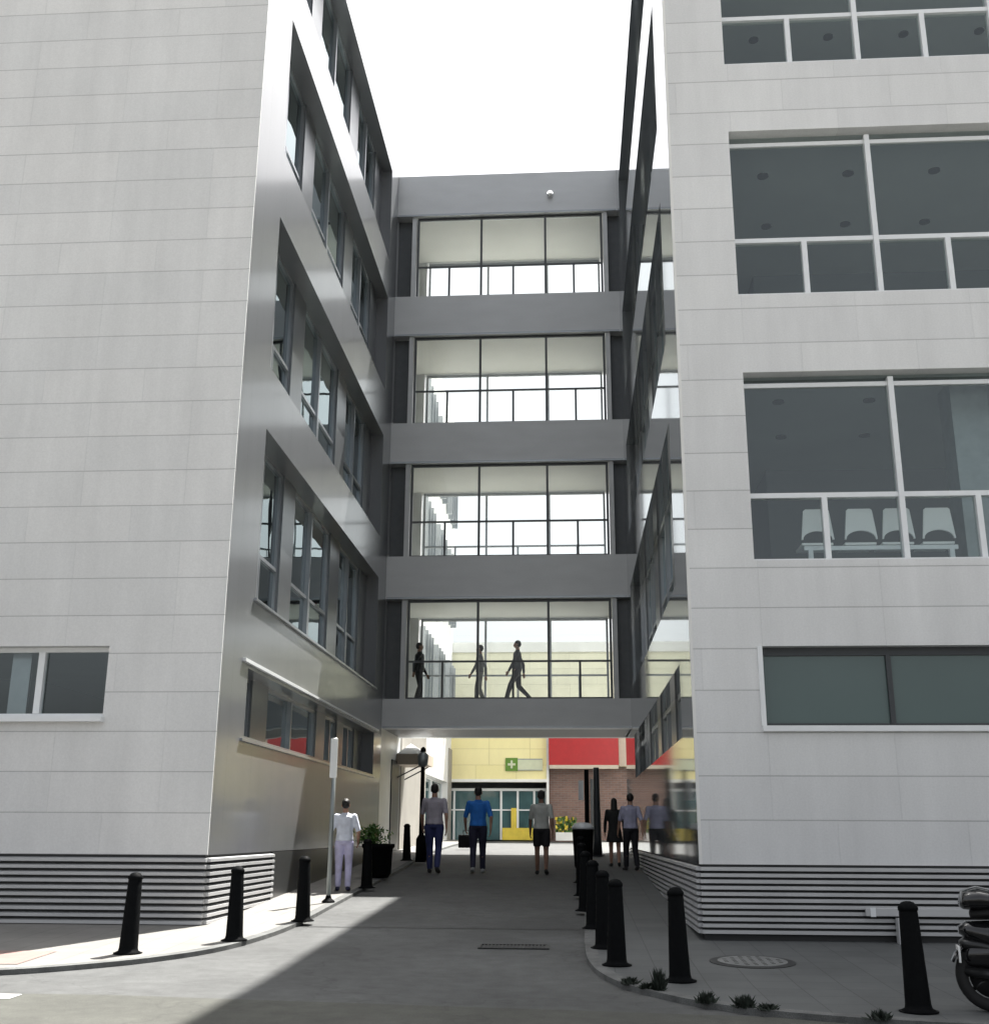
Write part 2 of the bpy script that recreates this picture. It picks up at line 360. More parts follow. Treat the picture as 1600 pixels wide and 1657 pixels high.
def smooth_pts(pts, n=2):
    for _ in range(n):
        q = [pts[0]]
        for a, b in zip(pts, pts[1:]):
            q += [(a[0]*.75+b[0]*.25, a[1]*.75+b[1]*.25), (a[0]*.25+b[0]*.75, a[1]*.25+b[1]*.75)]
        q.append(pts[-1]); pts = q
    return pts
def densify(pts, d=1.5):
    o = [pts[0]]
    for a, b in zip(pts, pts[1:]):
        L_ = math.hypot(b[0]-a[0], b[1]-a[1]); k = max(1, int(min(L_, 12)/d))
        for i in range(1, k+1): o.append((a[0]+(b[0]-a[0])*i/k, a[1]+(b[1]-a[1])*i/k))
    return o
KL = [(-60,9.9),(-20,10.3),(-8.5,10.75),(-6.3,11.05),(-5.46,11.25),(-4.79,11.72),(-4.3,12.2),(-3.85,12.95),(-3.62,14.2),(-3.55,15.4),(-3.58,17.4),(-3.6,22),(-3.62,30),(-3.7,44.9)]
KR = [(60,8.3),(20,8.7),(8,8.95),(4,9.05),(2.53,9.27),(1.55,9.62),(1.02,10.05),(.62,10.65),(.33,11.25),(.16,12.1),(.12,13.2),(.17,16.5),(.2,22),(.24,30),(.3,44.9)]
def pavement(pts, side, name, m):
    pts = densify(smooth_pts(pts), 1.2)
    inner = []
    for i, p in enumerate(pts):
        a = pts[max(0, i-1)]; b = pts[min(len(pts)-1, i+1)]
        dx, dy = b[0]-a[0], b[1]-a[1]; l = math.hypot(dx, dy)
        nx, ny = -dy/l*side, dx/l*side
        inner.append((p[0]+nx*.13, p[1]+ny*.13))
    k = MB(); pv = MB(); X = -70*side*-1 if False else (-70 if side > 0 else 70)
    for i in range(len(pts)-1):
        a, b, c, d = pts[i], pts[i+1], inner[i+1], inner[i]
        za, zb, zc, zd = gz(a[1]), gz(b[1]), gz(c[1]), gz(d[1])
        k.quad((*a, za), (*b, zb), (*c, zc+.001), (*d, zd+.001))
        k.quad((*a, za+RD-.05), (*b, zb+RD-.05), (*b, zb), (*a, za))
        pv.quad((*d, zd), (*c, zc), (X, c[1], zc), (X, d[1], zd))
    tag(k.build('kerb', M['kerb']), kind='structure')
    tag(pv.build(name, m), kind='structure')
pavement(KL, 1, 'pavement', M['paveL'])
g = MB(); yy = [11.6, 12.0, 12.5]
for a, b in zip(yy, yy[1:]): g.quad((-9.5,a,gz(a)+.005),(-5.5,a,gz(a)+.005),(-5.5,b,gz(b)+.005),(-9.5,b,gz(b)+.005))
tag(g.build('pavement', M['pink']), kind='structure')
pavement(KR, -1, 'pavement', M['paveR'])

# ------------------------------------------------------------------ left building
LX, LY = -4.7, 14.9
RX, RY = 1.5, 14.0
BY = 28.2      # bridge front
TOP = 19.5
lb = empty('office_building', (0, 0, 0)); tag(lb, 'pale stone office block left of the passage, a single small window low on its front', 'building')
hl = []
xs = -6.27
while xs > -34: hl.append((xs-3.92, xs, 2.79, 3.79)); xs -= 6.4
w_ = wall(-40, LX-.008, 1.06, TOP, hl, lambda u, d, z: (u, LY+d, z), .3); w_.build('front_wall', M['stoneL'], lb)
# corner trim
b = MB(); b.box(LX-.03, LX+.002, LY-.006, LY+.02, 1.06, TOP); b.build('corner_trim', M['stoneL'], lb)
LROWS = [(4.75,7.45),(8.5,11.2),(12.45,15.1),(16.2,18.95)]
holes = [(16.35,27.05,a,b_) for a, b_ in LROWS] + [(16.2,27.15,2.68,3.66)]
w_ = wall(LY+.02, 28.2, 1.06, TOP, holes, lambda u, d, z: (LX-d, u, z), .5); w_.build('side_wall', M['metalL'], lb)
w_ = MB(); w_.box(LX-.3, LX, 28.2, 31.3, 1.06, TOP); w_.build('side_wall', M['beam'], lb)
b = MB(); b.box(LX, LX+.03, 29.9, 31.2, .8, 3.2); b.build('door', M['dframe'], lb)

def side_windows(parent, X, sgn, rows, y0, y1, piers, glass, groundrow):
    """strip windows in an inner wall; sgn=-1: the wall's body lies towards -X"""
    def bx(b, d0, d1, ya, yb, za, zb):
        xa, xb = X+sgn*d0, X+sgn*d1
        b.box(min(xa, xb), max(xa, xb), ya, yb, za, zb)
    for (za, zb) in rows:
        for (pa, pb) in piers:
            p = MB(); bx(p, .30, .49, pa, pb, za, zb); p.build('pier', M['fin'], parent)
        edges = [y0] + [v for p_ in piers for v in p_] + [y1]
        for i in range(0, len(edges)-1, 2):
            ya, yb = edges[i], edges[i+1]
            if yb-ya < .4: continue
            f = MB(); t = .055; D0, D1 = .34, .43
            bx(f, D0, D1, ya, ya+t, za, zb); bx(f, D0, D1, yb-t, yb, za, zb)
            bx(f, D0, D1, ya+t, yb-t, za, za+t); bx(f, D0, D1, ya+t, yb-t, zb-t, zb)
            ym = ya+(yb-ya)*.46
            bx(f, D0-.03, D1, ym-.04, ym+.04, za+t, zb-t)
            if zb-za > 1.5:
                bx(f, D0, D1, ya+t, ym-.04, za+.92, za+.98)
                bx(f, D0, D1, ym+.04, yb-t, za+.92, za+.98)
                # small hopper light in the lower half
                bx(f, D0-.02, D1, ym+.10, ym+.15, za+t, za+.92)
            fo = f.build('window', M['alu_mid'], parent)
            g_ = MB(); xg = X+sgn*.39; g_.quad((xg, ya+t, za+t), (xg, yb-t, za+t), (xg, yb-t, zb-t), (xg, ya+t, zb-t)); g_.build('pane', glass, fo)
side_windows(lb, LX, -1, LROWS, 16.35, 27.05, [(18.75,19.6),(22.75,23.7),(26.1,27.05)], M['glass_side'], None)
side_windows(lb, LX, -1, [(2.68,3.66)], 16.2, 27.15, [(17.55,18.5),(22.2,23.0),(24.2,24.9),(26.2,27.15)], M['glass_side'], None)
# thin projecting drip ledges
b = MB(); b.box(LX, LX+.05, 15.9, 19.9, 3.72, 3.77); b.box(LX, LX+.045, 19.9, 27.6, 3.725, 3.765); b.build('ledge', M['alu'], lb)
b = MB(); b.box(LX, LX+.04, 16.0, 27.3, 2.60, 2.64); b.build('ledge', M['alu_mid'], lb)
b = MB(); b.box(LX, LX+.05, 16.25, 27.1, 4.68, 4.72); b.build('ledge', M['alu_mid'], lb)
# front windows
def front_window(parent, x0, x1, z0, z1, y, muls, sill, glass, fm, curtain=None):
    f = MB(); t = .06; a, c = y, y+.07
    f.box(x0, x0+t, a, c, z0, z1); f.box(x1-t, x1, a, c, z0, z1)
    f.box(x0+t, x1-t, a, c, z0, z0+t); f.box(x0+t, x1-t, a, c, z1-t, z1)
    for mu in muls: f.box(mu-.045, mu+.045, a-.03, c, z0+t, z1-t)
    fo = f.build('window', fm, parent)
    g_ = MB(); g_.quad((x0+t, a+.04, z0+t), (x1-t, a+.04, z0+t), (x1-t, a+.04, z1-t), (x0+t, a+.04, z1-t)); g_.build('pane', glass, fo)
    if sill:
        s = MB(); s.box(x0-.02, x1+.02, y-.27, y, z0-.07, z0-.002); s.build('sill', M['alu'], fo)
    return fo
for h in hl:
    fo = front_window(lb, h[0], h[1], h[2]+.04, h[3], LY+.17, [h[1]-1.0, h[1]-2.0, h[1]-2.95], True, M['glass'], M['alu'])
    c = MB(); c.box(h[1]-1.55, h[1]-1.28, LY+.42, LY+.47, h[2], h[3]); c.build('curtain', M['alu_mid'], fo)
# interior slabs, back partition and far walls
def interior(parent, x0, x1, y0, y1, levels, core, cmat):
    s = MB()
    for (za, zb) in levels: s.box(x0, x1, y0, y1, za, zb)
    s.build('floor_slab', [M['int_ceil']], parent)
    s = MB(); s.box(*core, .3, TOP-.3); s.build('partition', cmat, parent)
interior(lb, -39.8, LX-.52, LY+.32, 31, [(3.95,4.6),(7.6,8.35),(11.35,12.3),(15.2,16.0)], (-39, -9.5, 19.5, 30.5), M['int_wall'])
b = MB(); b.box(-40.3, -40, LY, 31.2, .3, TOP); b.box(-40, LX-.3, 31.2, 31.5, .3, TOP); b.build('rear_wall', M['white_ren'], lb)
b = MB(); b.box(-40, LX-.3, LY+.3, 31.2, TOP-.45, TOP-.1); b.build('roof', M['white_ren'], lb)

def louvre(parent, x0, x1, X, Y, side_y, sgn, ztop, zbot):
    """horizontal blade plinth along the front (y=Y) and the passage side (x=X)"""
    b = MB(); n = 11; p = (ztop-.01-zbot)/n
    for k in range(n):
        z = zbot+p*k
        b.prism([(Y+.02, z+.004), (Y-.045, z+.010), (Y-.045, z+.048), (Y+.02, z+p*.72)], x0, x1, axis='x')
        xa = X
        b.prism([(xa+sgn*.02, z+.004), (xa-sgn*.045, z+.010), (xa-sgn*.045, z+.048), (xa+sgn*.02, z+p*.72)], Y+.03, side_y, axis='y')
    o = b.build('plinth_louvre', M['louvre'], parent)
    c = MB()
    if sgn < 0:
        c.box(x0, X-.03, Y+.025, Y+.2, -.1, ztop); c.box(X-.2, X-.025, Y+.2, side_y, -.1, ztop)
    else:
        c.box(X+.03, x1, Y+.025, Y+.2, -.1, ztop); c.box(X+.025, X+.2, Y+.2, side_y, -.1, ztop)
    c.build('louvre_backing', M['louvre_back'], parent)
louvre(lb, -40, LX, LX, LY, 18.2, -1, 1.06, .12)
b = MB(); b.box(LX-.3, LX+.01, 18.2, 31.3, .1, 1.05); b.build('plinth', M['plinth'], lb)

# ------------------------------------------------------------------ right building
rb = empty('office_building', (0, 0, 0)); tag(rb, 'pale stone office block right of the passage, tall gridded windows above a teal one', 'building')
rrows = [(4.68,7.24),(8.37,10.92),(12.03,14.57),(15.73,18.25)]
hr = []; W2 = 15.6
for (a, c) in rrows: hr += [(2.345, 2.345+W2, a, c), (2.345+W2+1.0, 2.345+2*W2+1.0, a, c)]
hr += [(2.345, 2.345+W2, 2.62, 3.59)]
w_ = wall(RX+.008, 40, 1.01, TOP, hr, lambda u, d, z: (u, RY+d, z), .3); w_.build('front_wall', M['stoneR'], rb)
b = MB(); b.box(RX-.004, RX+.03, RY-.006, RY+.05, 1.01, TOP); b.build('corner_trim', M['white_ren'], rb)
RROWS = [(4.72,7.15),(8.42,10.8),(12.1,14.5),(15.8,18.4)]
holes = [(15.6,27.0,a,c) for a, c in RROWS] + [(15.5,27.0,2.6,3.58)]
w_ = wall(RY+.05, 31.3, 1.01, TOP, holes, lambda u, d, z: (RX+d, u, z), .5); w_.build('side_wall', M['metalR'], rb)
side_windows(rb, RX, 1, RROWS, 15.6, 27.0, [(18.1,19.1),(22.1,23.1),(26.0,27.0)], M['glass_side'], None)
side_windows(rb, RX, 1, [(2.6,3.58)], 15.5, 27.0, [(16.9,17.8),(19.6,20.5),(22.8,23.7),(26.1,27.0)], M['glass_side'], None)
for (za, zb) in rrows:
    for x0 in (2.345, 2.345+W2+1.0):
        x1 = x0+W2; y = RY+.16; t = .05
        f = MB()
        f.box(x0, x1, y, y+.06, zb-.16, zb-.10); f.box(x0, x0+.025, y, y+.05, za, zb)
        f.box(x0, x1, y-.02, y+.08, za+.86, za+.925)
        k = 1
        while x0+1.94*k < x1+.1:
            xm = x0+1.935*k; f.box(xm-.035, xm+.035, y-.05, y+.09, za, zb-.05)
            k += 1
        k = 0
        while x0+.96+1.935*k < x1:
            xm = x0+.96+1.935*k; f.box(xm-.035, xm+.035, y-.035, y+.08, za, za+.86)
            k += 1
        fo = f.build('window', M['alu'], rb)
        g_ = MB(); g_.quad((x0, y+.03, za), (x1, y+.03, za), (x1, y+.03, zb), (x0, y+.03, zb)); g_.build('pane', M['glass'], fo)
        s = MB(); s.box(x0, x1, y-.15, y+.02, za-.001, za+.018); s.build('sill', M['alu'], fo)
# low teal window
x0, x1 = 2.345, 2.345+W2; y = RY+.14
f = MB(); f.box(x0, x1, y, y+.06, 3.49, 3.59); f.box(x0, x0+.06, y, y+.06, 2.62, 3.49); f.box(x0+.06, x1, y, y+.06, 2.62, 2.66)
k = 1
while x0+1.58*k < x1: f.box(x0+1.58*k-.03, x0+1.58*k+.03, y-.01, y+.06, 2.66, 3.49); k += 1
fo = f.build('window', M['dframe'], rb)
g_ = MB(); g_.box(x0+.06, x1, y+.03, y+.045, 2.66, 3.49); g_.build('pane', M['glass_teal'], fo)
s = MB(); s.box(x0-.02, x1+.02, RY-.05, y, 2.55, 2.618); s.box(x0-.03, x0+.03, RY-.02, y, 2.618, 3.59); s.build('sill', M['alu'], fo)
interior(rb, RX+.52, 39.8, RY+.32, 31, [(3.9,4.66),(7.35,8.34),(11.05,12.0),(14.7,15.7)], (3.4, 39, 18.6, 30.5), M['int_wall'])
b = MB(); b.box(40, 40.3, RY, 31.3, .3, TOP); b.box(RX+.3, 40, 31.0, 31.3, .3, TOP); b.build('rear_wall', M['white_ren'], rb)
b = MB(); b.box(RX+.3, 40, RY+.3, 31.0, TOP-.45, TOP-.1); b.build('roof', M['white_ren'], rb)
louvre(rb, RX, 40, RX, RY, 31, 1, 1.01, .235)
# ceiling downlights seen through the big windows
for zc in (7.35, 11.05, 14.7):
    for ix in range(6):
        for iy in range(2):
            d = MB(); d.lathe([(.085,-.02),(.085,.0)], 14, (3.05+ix*1.28+.3*iy, RY+1.35+iy*1.5, zc-.004)); d.build('downlight', M['spot'], rb)
# grey door edge / column behind third storey glass
b = MB(); b.box(5.25, 5.75, RY+.75, RY+1.2, 4.66, 7.35); b.box(5.86, 5.93, RY+.5, RY+.56, 4.66, 5.4); b.build('interior_column', M['post'], rb)

# waiting room chairs
bench = empty('beam_seating', (4.06, RY+.5, 4.66)); tag(bench, 'row of four white moulded seats behind the window glass', 'bench')
b = MB(); b.box(-.98, .98, -.03, .03, .26, .315); b.build('beam', M['alu'], bench)
for sx in (-.9, .9):
    l = MB(); l.box(sx-.03, sx+.03, -.03, .03, .04, .26); l.box(sx-.03, sx+.03, -.22, .26, 0, .04); l.build('leg', M['alu'], bench)
for k in range(4):
    cx = (-.80, -.245, .235, .75)[k]
    s = MB(); n = 10
    outer = [(-.21,.40)] + [(-.17+.34*0, .80)] + [(.17,.80), (.21,.40)]
    arc = [(.19*math.cos(a), .40+.115*math.sin(a)) for a in [math.pi*i/12 for i in range(13)]]
    poly = [(-.21,.40), (-.165,.79), (-.14,.81), (.14,.81), (.165,.79), (.21,.40)] + arc
    s.prism([(cx+p[0], p[1]) for p in poly], -.045, -.015)
    s.build('backrest', M['chair'], bench)
    q = MB(); q.box(cx-.2, cx+.2, .0, .42, .335, .365); q.build('seat', M['chair'], bench)

# ------------------------------------------------------------------ footbridge
br = empty('glazed_footbridge', (-1.5, BY, 3.85)); tag(br, 'grey footbridge block of four glazed storeys joining the two offices over the passage', 'footbridge')
def bp(b, name, m, smooth=False):
    b.v = [(v[0]+1.5, v[1]-BY, v[2]-3.85) for v in b.v]
    return b.build(name, m, br, smooth)
BX0, BX1 = LX+.0, RX
BB = BY+3.0
beams = [(3.85,4.58),(7.13,8.26),(10.8,11.95),(14.5,15.7),(18.2,19.5)]
for (za, zb) in beams:
    b = MB(); b.box(BX0, BX1, BY, BY+.32, za, zb); bp(b, 'front_beam', M['beam'])
    b = MB(); b.box(BX0, BX1, BB-.3, BB, za, zb); bp(b, 'rear_beam', M['beam'])
    if zb < 19:
        b = MB(); b.box(BX0+.02, BX1-.02, BY+.32, BB-.3, za+.012, zb-.02); bp(b, 'floor_slab', M['int_cream'])
    else:
        b = MB(); b.box(BX0+.02, BX1-.02, BY+.32, BB-.3, za+.012, za+.5); bp(b, 'roof_slab', M['int_cream'])
    b = MB(); b.box(BX0+.02, BX1-.02, BY-.025, BY, za, za+.05); bp(b, 'drip_edge', M['alu_mid'])
for (z0, z1) in [(beams[i][1], beams[i+1][0]) for i in range(4)]:
    # dark recessed side bays
    for xa, xb in ((BX0, BX0+.42), (BX1-.28, BX1)):
        b = MB(); b.box(xa, xb, BY+.30, BY+.36, z0, z1); bp(b, 'side_panel', M['beam_dark'])
        b = MB(); b.box(xb-.0 if xa == BX0 else xa-.12, xb+.12 if xa == BX0 else xa, BY+.06, BY+.30, z0, z1); bp(b, 'jamb', M['beam'])
    X0, X1 = BX0+.56, BX1-.42
    for yf, nm in ((BY+.12, 'front'), (BB-.2, 'rear')):
        f = MB()
        f.box(X0, X1, yf, yf+.05, z1-.07, z1); f.box(X0, X1, yf, yf+.05, z0, z0+.05)
        ms = [X0+.03, -2.32, -.52, X1-.03]
        for mx in ms: f.box(mx-.03, mx+.03, yf-.02, yf+.07, z0+.05, z1-.07)
        f.box(X0+.06, X1-.06, yf, yf+.04, z0+.93, z0+.98)
        for a, c in zip(ms, ms[1:]):
            mm = (a+c)/2; f.box(mm-.028, mm+.028, yf-.01, yf+.05, z0+.05, z0+.93)
        fo = bp(f, 'window', M['alu_mid'] if nm == 'rear' else M['beam_dark'])
        g_ = MB(); g_.quad((X0, yf+.02, z0), (X1, yf+.02, z0), (X1, yf+.02, z1), (X0, yf+.02, z1))
        g_.v = [(v[0]+1.5, v[1]-BY, v[2]-3.85) for v in g_.v]; g_.build('pane', M['glass_clear'], fo)
    for xa, xb in ((BX0, BX0+.5), (BX1-.3, BX1)):
        b = MB(); b.box(xa, xb, BB-.28, BB-.02, z0, z1); bp(b, 'rear_panel', M['beam'])
b = MB(); b.box(BX0+.02, BX1-.02, BY+.33, BB-.31, 3.853, 3.861); bp(b, 'soffit', M['beam_dark'])
lamp = empty('floodlight', (-.37, BY, 18.76)); tag(lamp, 'small white floodlight fixed high on the top beam of the footbridge', 'lamp')
b = MB(); b.lathe([(.03,-.1),(.075,-.09),(.09,-.02),(.09,.03),(.05,.08)], 16, (0,-.10,0)); b.build('housing', M['sign_white'], lamp, True)
b = MB(); b.box(-.03,.03,-.10,0,.05,.13); b.build('bracket', M['alu_mid'], lamp)
b = MB(); b.lathe([(.085,-.018),(.088,-.0),(.06,.05)],14,(0,-.135,-.02)); b.build('lens', M['lens'], lamp, True)

# ------------------------------------------------------------------ rear wing beyond the bridge
wg = empty('rear_wing', (0,0,0)); tag(wg, 'sunlit white wing seen beyond the footbridge on the left side', 'building')
WH = 18.0
wh = []
for z0 in (5.0, 9.3, 13.4):
    for y0 in (34.6, 38.2, 41.8): wh.append((y0, y0+2.4, z0, z0+2.5))
wh += [(37.0,43.8,1.2,3.2)]
w_ = wall(31.5, 45, .6, WH, wh, lambda u, d, z: (LX+.0-d, u, z), .35); w_.build('side_wall', M['white_ren'], wg)
for ya, yb_ in ((31.5,36.9),(43.9,45)):
    b = MB(); b.box(LX,LX+.04,ya,yb_,.6,4.5); b.build('base_wall', M['beige'], wg)
b = MB(); b.box(-25, LX-.35, 31.5, 45, WH-.3, WH-.05); b.build('roof', M['white_ren'], wg)
for h in wh:
    f = MB(); X = LX-.2
    f.box(X-.05, X+.02, h[0], h[0]+.07, h[2], h[3]); f.box(X-.05, X+.02, h[1]-.07, h[1], h[2], h[3])
    f.box(X-.05, X+.02, h[0]+.07, h[1]-.07, h[3]-.07, h[3]); f.box(X-.05, X+.02, (h[0]+h[1])/2-.04, (h[0]+h[1])/2+.04, h[2], h[3]-.07)
    fo = f.build('door' if h[0] == 32.6 else 'window', M['alu'] if h[0] != 32.6 else M['dframe'], wg)
    g_ = MB(); g_.box(X-.06, X-.04, h[0], h[1], h[2], h[3]); g_.build('pane', M['teal_glass'], fo)
    if h[2] > 4:
        for yy_ in (h[0]+.1, h[0]+.85, h[0]+1.6, h[0]+2.3):
            n_ = MB(); n_.box(LX-.01, LX+.22, yy_-.03, yy_+.03, h[2]-.1, h[3]+.1); n_.build('fin', M['alu_mid'], fo)
cp = empty('entrance_canopy', (LX, 31.5, 3.28)); tag(cp, 'small cream hipped canopy over a dark doorway below the footbridge', 'canopy')
b = MB()
apex = (.55, 0, .55); c4 = [(0,-.72,.12),(.82,-.72,.12),(.82,.72,.12),(0,.72,.12)]
n = len(b.v); b.v += c4 + [(.32,-.25,.42),(.32,.25,.42)]
b.f += [(0,1,4),(1,2,5,4),(2,3,5),(3,0,4,5),(3,2,1,0)]; b.m += [0]*5
b.build('roof', M['beam'], cp)
b = MB(); b.box(0,.84,-.74,.74,-.16,.12); b.build('fascia', M['peach'], cp)
for sy in (-.66, .66):
    b = MB(); b.tube((.03,sy,-.5),(.7,sy,-.16),.018); b.build('bracket', M['dframe'], cp)

# ------------------------------------------------------------------ yellow building at the back
yb = empty('yellow_building', (0,0,0)); tag(yb, 'low yellow building closing the far end of the passage, glazed entrance and brick bay below', 'building')
b = MB(); b.box(-30,30,45,45.35,5.2,8.35); b.build('upper_wall', M['cream'], yb)
w_ = wall(-30, 30, .9, 5.2, [(-5.55,-.95,.9,3.27), (-.86,3.2,.9,3.86)], lambda u, d, z: (u, 45+d, z), .35); w_.build('front_wall', M['yellow'], yb)
b = MB(); b.box(-30,30,44.9,45.4,8.35,8.75); b.build('parapet', M['white_ren'], yb)
b = MB(); b.box(-30,30,45.4,60,8.3,8.5); b.build('roof', M['white_ren'], yb)
b = MB(); b.box(-30,30,46.9,47.1,.9,8.3); b.build('inner_wall', M['int_wall'], yb)
b = MB(); b.box(-.86,3.2,45.25,45.5,.9,3.86); b.build('brick_wall', M['brick'], yb)
b = MB(); b.box(.75,1.02,45.15,45.25,1.05,3.4); b.build('door', M['dframe'], yb)
b = MB(); b.box(-.95,-.86,44.97,45.4,.9,5.2); b.box(-5.7,-.86,44.96,45.0,3.27,3.38); b.box(-5.7,-.97,44.975,45.0,4.98,5.16); b.build('trim', M['white_ren'], yb)
b = MB()
for x in (-5.55,-4.6,-3.7,-2.75,-2.1,-1.45,-.98): b.box(x-.04,x+.04,45.5,45.58,1.1,2.95)
b.box(-5.55,-.98,45.5,45.58,2.95,3.05); b.box(-5.55,-.98,45.49,45.5,2.2,2.25)
fo = b.build('shop_front', M['alu'], yb)
b = MB(); b.box(-5.5,-1,45.56,45.6,1.1,2.95); b.build('pane', M['teal_glass'], fo)
b = MB(); b.box(-2.7,-1.1,45.44,45.5,1.1,1.55); b.box(-2.35,-2.15,45.42,45.5,1.55,2.3); b.build('kick_panel', M['yellow_kick'], fo)
b = MB(); b.box(1.87,3.25,44.9,45,3.87,5.2); b.build('side_panel', M['peach'], yb)
sg = empty('pharmacy_sign', (-1.83,44.98,3.94)); tag(sg, 'green square sign with a pale cross and long pale strip on the yellow wall', 'sign')
b = MB(); b.box(-.72,-.24,-.05,0,-.25,.25); b.build('green_panel', M['green'], sg)
b = MB(); b.box(-.52,-.44,-.065,-.05,-.15,.15); b.box(-.63,-.52,-.065,-.05,-.04,.04); b.box(-.44,-.33,-.065,-.05,-.04,.04); b.build('cross', M['pale_strip'], sg)
b = MB(); b.box(-.24,.73,-.045,0,-.23,.22); b.build('name_strip', M['pale_strip'], sg)
b = MB(); b.box(-.24,.73,-.055,-.045,.18,.22); b.box(-.24,.73,-.055,-.045,-.23,-.20); b.build('border', M['post'], sg)
rs = empty('fascia_sign', (.5,44.7,3.9)); tag(rs, 'wide red fascia panel with a pale lower edge at the right of the yellow wall', 'sign')
b = MB(); b.box(-1.35,1.35,-.1,.3,.0,1.35); b.build('panel', M['red'], rs, bevel=.01)
b = MB(); b.box(-1.33,1.33,-.14,-.1,-.14,.0); b.build('edge_strip', M['peach'], rs)
pl = empty('flower_trough', (-.2,44.2,gz(44.2))); tag(pl, 'small trough of yellow flowers before the brick bay', 'planter')
b = MB(); b.box(-.4,.4,-.15,.15,0,.3); b.build('trough', M['white_ren'], pl)
b = MB()
for _ in range(160):
    x, y, z = random.uniform(-.38,.38), random.uniform(-.15,.15), random.uniform(.3,.85)*1
    s = .05; a = random.uniform(0,3.1)
    b.quad((x-s*math.cos(a),y-s*math.sin(a),z-s),(x+s*math.cos(a),y+s*math.sin(a),z-s),(x+s*math.cos(a),y+s*math.sin(a),z+s),(x-s*math.cos(a),y-s*math.sin(a),z+s), 0 if random.random() < .7 else 1)
b.build('flowers', [M['leaf'], M['yellow_kick']], pl)

# ------------------------------------------------------------------ bollards
bo = empty('bollard', (0,0,0))
b = MB(); b.lathe([(.135,0),(.135,.015),(.105,.03),(.098,.06),(.072,.74),(.070,.745),(.078,.75),(.078,.775),(.066,.79),(.05,.81),(.02,.82)], 20)
b.build('post', M['bollard'], bo, True)
b = MB(); b.lathe([(.150,.0),(.150,.012)], 20); b.build('base_plate', M['bollard'], bo)
BOL = [(-4.70,12.43,'black bollard nearest the left edge of the photo, on the sunlit pavement corner','left'),
 (-3.88,13.52,'second black bollard along the sunlit kerb, in front of the left louvres','left'),
 (-3.54,15.46,'third black bollard on the left kerb, standing just left of the grey signpost','left'),
 (-3.54,20.22,'black bollard in the shade just right of the person in pale scrubs','left'),
 (-3.80,26.9,'small far black bollard between the planter and the dark lamp post','left'),
 (2.68,9.69,'largest black bollard, at the right near the parked scooter','right'),
 (.97,11.14,'black bollard standing alone on the curve of the right kerb, left of the manhole cover','right'),
 (.43,12.04,'nearest black bollard of the dense row along the right kerb of the passage','right'),
 (.34,13.26,'second black bollard of the dense row along the right kerb of the passage','right'),
 (.26,15.0,'third black bollard of the dense row along the right kerb of the passage','right'),
 (.18,17.0,'fourth black bollard of the dense row, far up the right kerb','right'),
 (.16,19.2,'fifth black bollard of the dense row, near the pale-lidded bin','right'),
 (.16,21.6,'farthest black bollard of the dense row on the right kerb','right')]
first = True
for x, y, lab, side in BOL:
    o = bo if first else copy_tree(bo); first = False
    o.location = (x, y, gz(y)-.002); o.rotation_euler = (random.uniform(-.02,.02), random.uniform(-.02,.02), random.uniform(0,3))
    tag(o, lab, 'bollard', 'bollards along the %s kerb' % side)

# ------------------------------------------------------------------ posts
sp = empty('signpost', (-3.70,17.82,gz(17.82))); tag(sp, 'thin grey post with a narrow white plate on top, at the left kerb', 'signpost')
b = MB(); b.tube((0,0,0),(0,0,2.46),.034,seg=12); b.build('post', M['post'], sp, True)
b = MB(); b.lathe([(.10,0),(.10,.02),(.05,.06),(.04,.1)],14); b.build('base', M['bollard'], sp)
b = MB(); b.box(-.055,.055,-.06,-.034,1.84,2.44); b.build('plate', M['sign_white'], sp, bevel=.006)
lp = empty('lamp_post', (-3.42,26.5,gz(26.5))); tag(lp, 'slim black lamp post left of the walking man in the pale shirt', 'street lamp')
b = MB(); b.lathe([(.13,0),(.12,.5),(.06,.6),(.045,2.05),(.045,2.1)],14); b.build('post', M['bollard'], lp, True)
b = MB(); b.lathe([(.05,2.1),(.11,2.15),(.13,2.36),(.08,2.42),(.03,2.45)],14); b.build('lamp_head', M['post'], lp, True)
b = MB(); b.lathe([(.07,2.45),(.06,2.52),(.02,2.56)],12); b.build('cap', M['bollard'], lp, True)
dp = empty('signpost', (.36,27.2,gz(27.2))); tag(dp, 'dark post with a narrow white plate behind the pale-lidded bin', 'signpost')
b = MB(); b.tube((0,0,0),(0,0,2.05),.055,seg=12); b.build('post', M['bollard'], dp, True)
b = MB(); b.box(-.19,-.07,-.03,.0,1.35,1.80); b.build('plate', M['sign_white'], dp)
d2 = empty('street_pole', (.62,28.6,gz(28.6))); tag(d2, 'thick dark pole right beside the dark signpost under the footbridge', 'pole')
b = MB(); b.lathe([(.12,0),(.10,.4),(.07,2.05),(.07,2.1)],14); b.build('shaft', M['dframe'], d2, True)
b = MB(); b.lathe([(.16,0),(.16,.03)],14); b.build('base_plate', M['dframe'], d2)
bn = empty('litter_bin', (.24,25.2,gz(25.2))); tag(bn, 'black litter bin with a pale lid on the right kerb', 'litter bin')
b = MB(); b.lathe([(.17,0),(.19,.05),(.23,.78),(.23,.8)],18); b.build('body', M['bollard'], bn, True)
b = MB(); b.lathe([(.24,.8),(.24,.84),(.17,.92),(.05,.94)],18); b.build('lid', M['alu'], bn, True)
pt = empty('planter', (-3.72,22.4,gz(22.4))); tag(pt, 'black tub planter with a sprawling green shrub by the left wall', 'planter')
b = MB(); b.lathe([(.20,0),(.26,.08),(.28,.52),(.32,.56),(.32,.62),(.27,.62),(.25,.5)],20); b.build('tub', M['bollard'], pt, True)
b = MB()
